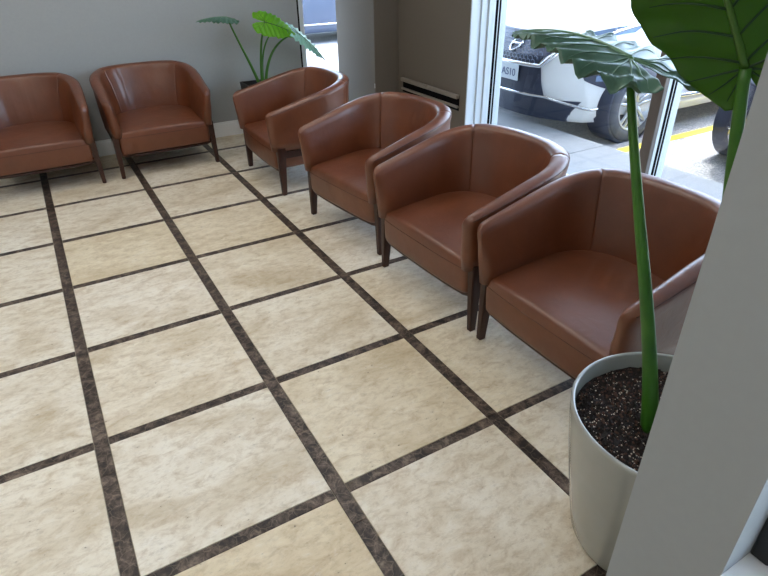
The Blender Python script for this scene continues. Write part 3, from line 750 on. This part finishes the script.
# soil with lumps
bm = bmesh.new(); rows = []
for r in range(0, 25):
    row = []
    for k in range(72):
        a = 2 * PI * k / 72; rr = 0.255 * r / 24 + 0.0003; x, y = rr * math.cos(a), rr * math.sin(a)
        z = 0.449 + 0.010 * noise.noise((x * 14, y * 14, 1)) + 0.008 * noise.noise((x * 45, y * 45, 5)) + 0.005 * noise.noise((x * 110, y * 110, 9)) + 0.012 * max(0, r / 24 - 0.7)
        row.append((x, y, z))
    rows.append(row)
bm.free(); soil = grid_mesh('soil', rows, 'soil', pp, close_u=True, smooth=False)
def crumbs(name, n, lo, hi, mat, seed):
    rnd = random.Random(seed); bm = bmesh.new()
    for _ in range(n):
        a = rnd.uniform(0, 2 * PI); rr = 0.248 * math.sqrt(rnd.random()); x, y = rr * math.cos(a), rr * math.sin(a)
        z = 0.452 + 0.010 * noise.noise((x * 14, y * 14, 1)) + 0.008 * noise.noise((x * 45, y * 45, 5)) + 0.012 * max(0, rr / 0.244 - 0.7)
        s = rnd.uniform(lo, hi)
        vs_ = [bm.verts.new((x + s * q[0] * rnd.uniform(0.6, 1.3), y + s * q[1] * rnd.uniform(0.6, 1.3), z + s * q[2] * rnd.uniform(0.6, 1.2))) for q in ((1, 0, 0), (-1, 0, 0), (0, 1, 0), (0, -1, 0), (0, 0, 1), (0, 0, -1))]
        for f in ((0, 2, 4), (2, 1, 4), (1, 3, 4), (3, 0, 4), (2, 0, 5), (1, 2, 5), (3, 1, 5), (0, 3, 5)): bm.faces.new([vs_[k] for k in f])
    return tag(from_bm(name, bm, mat, pp), kind='stuff')
crumbs('perlite', 1100, 0.0012, 0.0034, 'perlite', 3)
crumbs('bark_chips', 1500, 0.002, 0.006, 'bark', 4)
crumbs('soil_clods', 1800, 0.003, 0.008, 'soil', 5)
J1 = Vector((1.405, -3.502, 1.34)) - off; J2 = Vector((1.40, -3.785, 1.36)) - off
leaf(pp, J1, (0.05, 0.45, 0.11), (0.04, -0.05, 1), 0.47, 0.80, 'leaf_top', 'vein', 'vein', droop=0.27, cup=0.06, ruff=0.032, seed=3, lobedrop=0.05,
     petiole=(Vector((1.345, -3.845, 0.42)) - off, Vector((1.322, -3.80, 0.75)) - off, Vector((1.30, -3.68, 1.02)) - off), prad=(0.024, 0.0095))
leaf(pp, J2, (-0.42, 0.26, 0.86), (0.80, 0.52, 0.22), 0.58, 0.66, 'leaf_dark', 'vein_dark', 'midrib', droop=0.10, cup=-0.05, ruff=0.034, seed=8, veins=8, outl=OUT2, lobes=((0.02, 0.29), (-0.06, 0.20), (-0.10, 0.12)),
     petiole=(Vector((1.46, -3.93, 0.42)) - off, Vector((1.445, -3.89, 0.75)) - off, Vector((1.415, -3.815, 1.1)) - off), prad=(0.024, 0.012))

QC = Vector((1.90, 0.68, 0))
p2 = tag(empty('potted_plant', QC), 'smaller leafy plant in a black pot behind the corner chair', 'potted plant')
bm = bmesh.new(); a_, b_ = 0.12, 0.165
vs_ = [bm.verts.new(p) for p in ((-a_, -a_, 0.002), (a_, -a_, 0.002), (a_, a_, 0.002), (-a_, a_, 0.002), (-b_, -b_, 0.515), (b_, -b_, 0.515), (b_, b_, 0.515), (-b_, b_, 0.515), (-b_ + .015, -b_ + .015, 0.515), (b_ - .015, -b_ + .015, 0.515), (b_ - .015, b_ - .015, 0.515), (-b_ + .015, b_ - .015, 0.515), (-b_ + .02, -b_ + .02, 0.46), (b_ - .02, -b_ + .02, 0.46), (b_ - .02, b_ - .02, 0.46), (-b_ + .02, b_ - .02, 0.46))]
for f in ((3, 2, 1, 0), (0, 1, 5, 4), (1, 2, 6, 5), (2, 3, 7, 6), (3, 0, 4, 7), (4, 5, 9, 8), (5, 6, 10, 9), (6, 7, 11, 10), (7, 4, 8, 11), (8, 9, 13, 12), (9, 10, 14, 13), (10, 11, 15, 14), (11, 8, 12, 15), (12, 13, 14, 15)): bm.faces.new([vs_[k] for k in f])
from_bm('pot', bm, 'blackpot', p2)
rows = [[((0.143 * r / 8 + 0.0002) * superc(2 * PI * k / 32, 6)[0], (0.143 * r / 8 + 0.0002) * superc(2 * PI * k / 32, 6)[1], 0.485 + 0.008 * noise.noise((r * 0.9, k * 0.7, 2))) for k in range(32)] for r in range(9)]
grid_mesh('soil', rows, 'soil', p2, close_u=True, smooth=False)
def q(x, y, z): return Vector((x, y, z)) - QC
leaf(p2, q(1.66, 0.70, 1.062), (-1.0, -0.05, 0.12), (0.05, -0.10, 1), 0.26, 0.8, 'leaf_top', 'vein', 'vein', droop=0.2, cup=0.25, veins=5, seed=11,
     petiole=(q(1.87, 0.69, 0.48), q(1.83, 0.69, 0.65), q(1.73, 0.70, 0.85)), prad=(0.016, 0.007))
leaf(p2, q(1.955, 0.62, 1.01), (0.85, -0.1, -0.25), (-0.15, -0.8, 0.75), 0.30, 0.9, 'leaf_lime', 'midrib', 'midrib', droop=0.25, cup=0.1, veins=5, seed=14,
     petiole=(q(1.89, 0.68, 0.48), q(1.89, 0.68, 0.7), q(1.92, 0.68, 0.9)), prad=(0.015, 0.006))
leaf(p2, q(2.27, 0.68, 0.895), (0.75, -0.05, -0.62), (0.55, -0.45, 0.65), 0.36, 0.8, 'leaf_skylit', 'vein', 'vein', droop=0.12, cup=0.1, veins=5, seed=17,
     petiole=(q(1.92, 0.68, 0.48), q(1.94, 0.68, 0.72), q(2.06, 0.68, 0.88)), prad=(0.016, 0.006))
tube('petiole', bez(q(1.905, 0.70, 0.48), q(1.905, 0.70, 0.7), q(1.94, 0.70, 0.85), q(2.05, 0.68, 0.94)), lambda t: 0.011 - 0.006 * t, 'petiole', p2, 8)
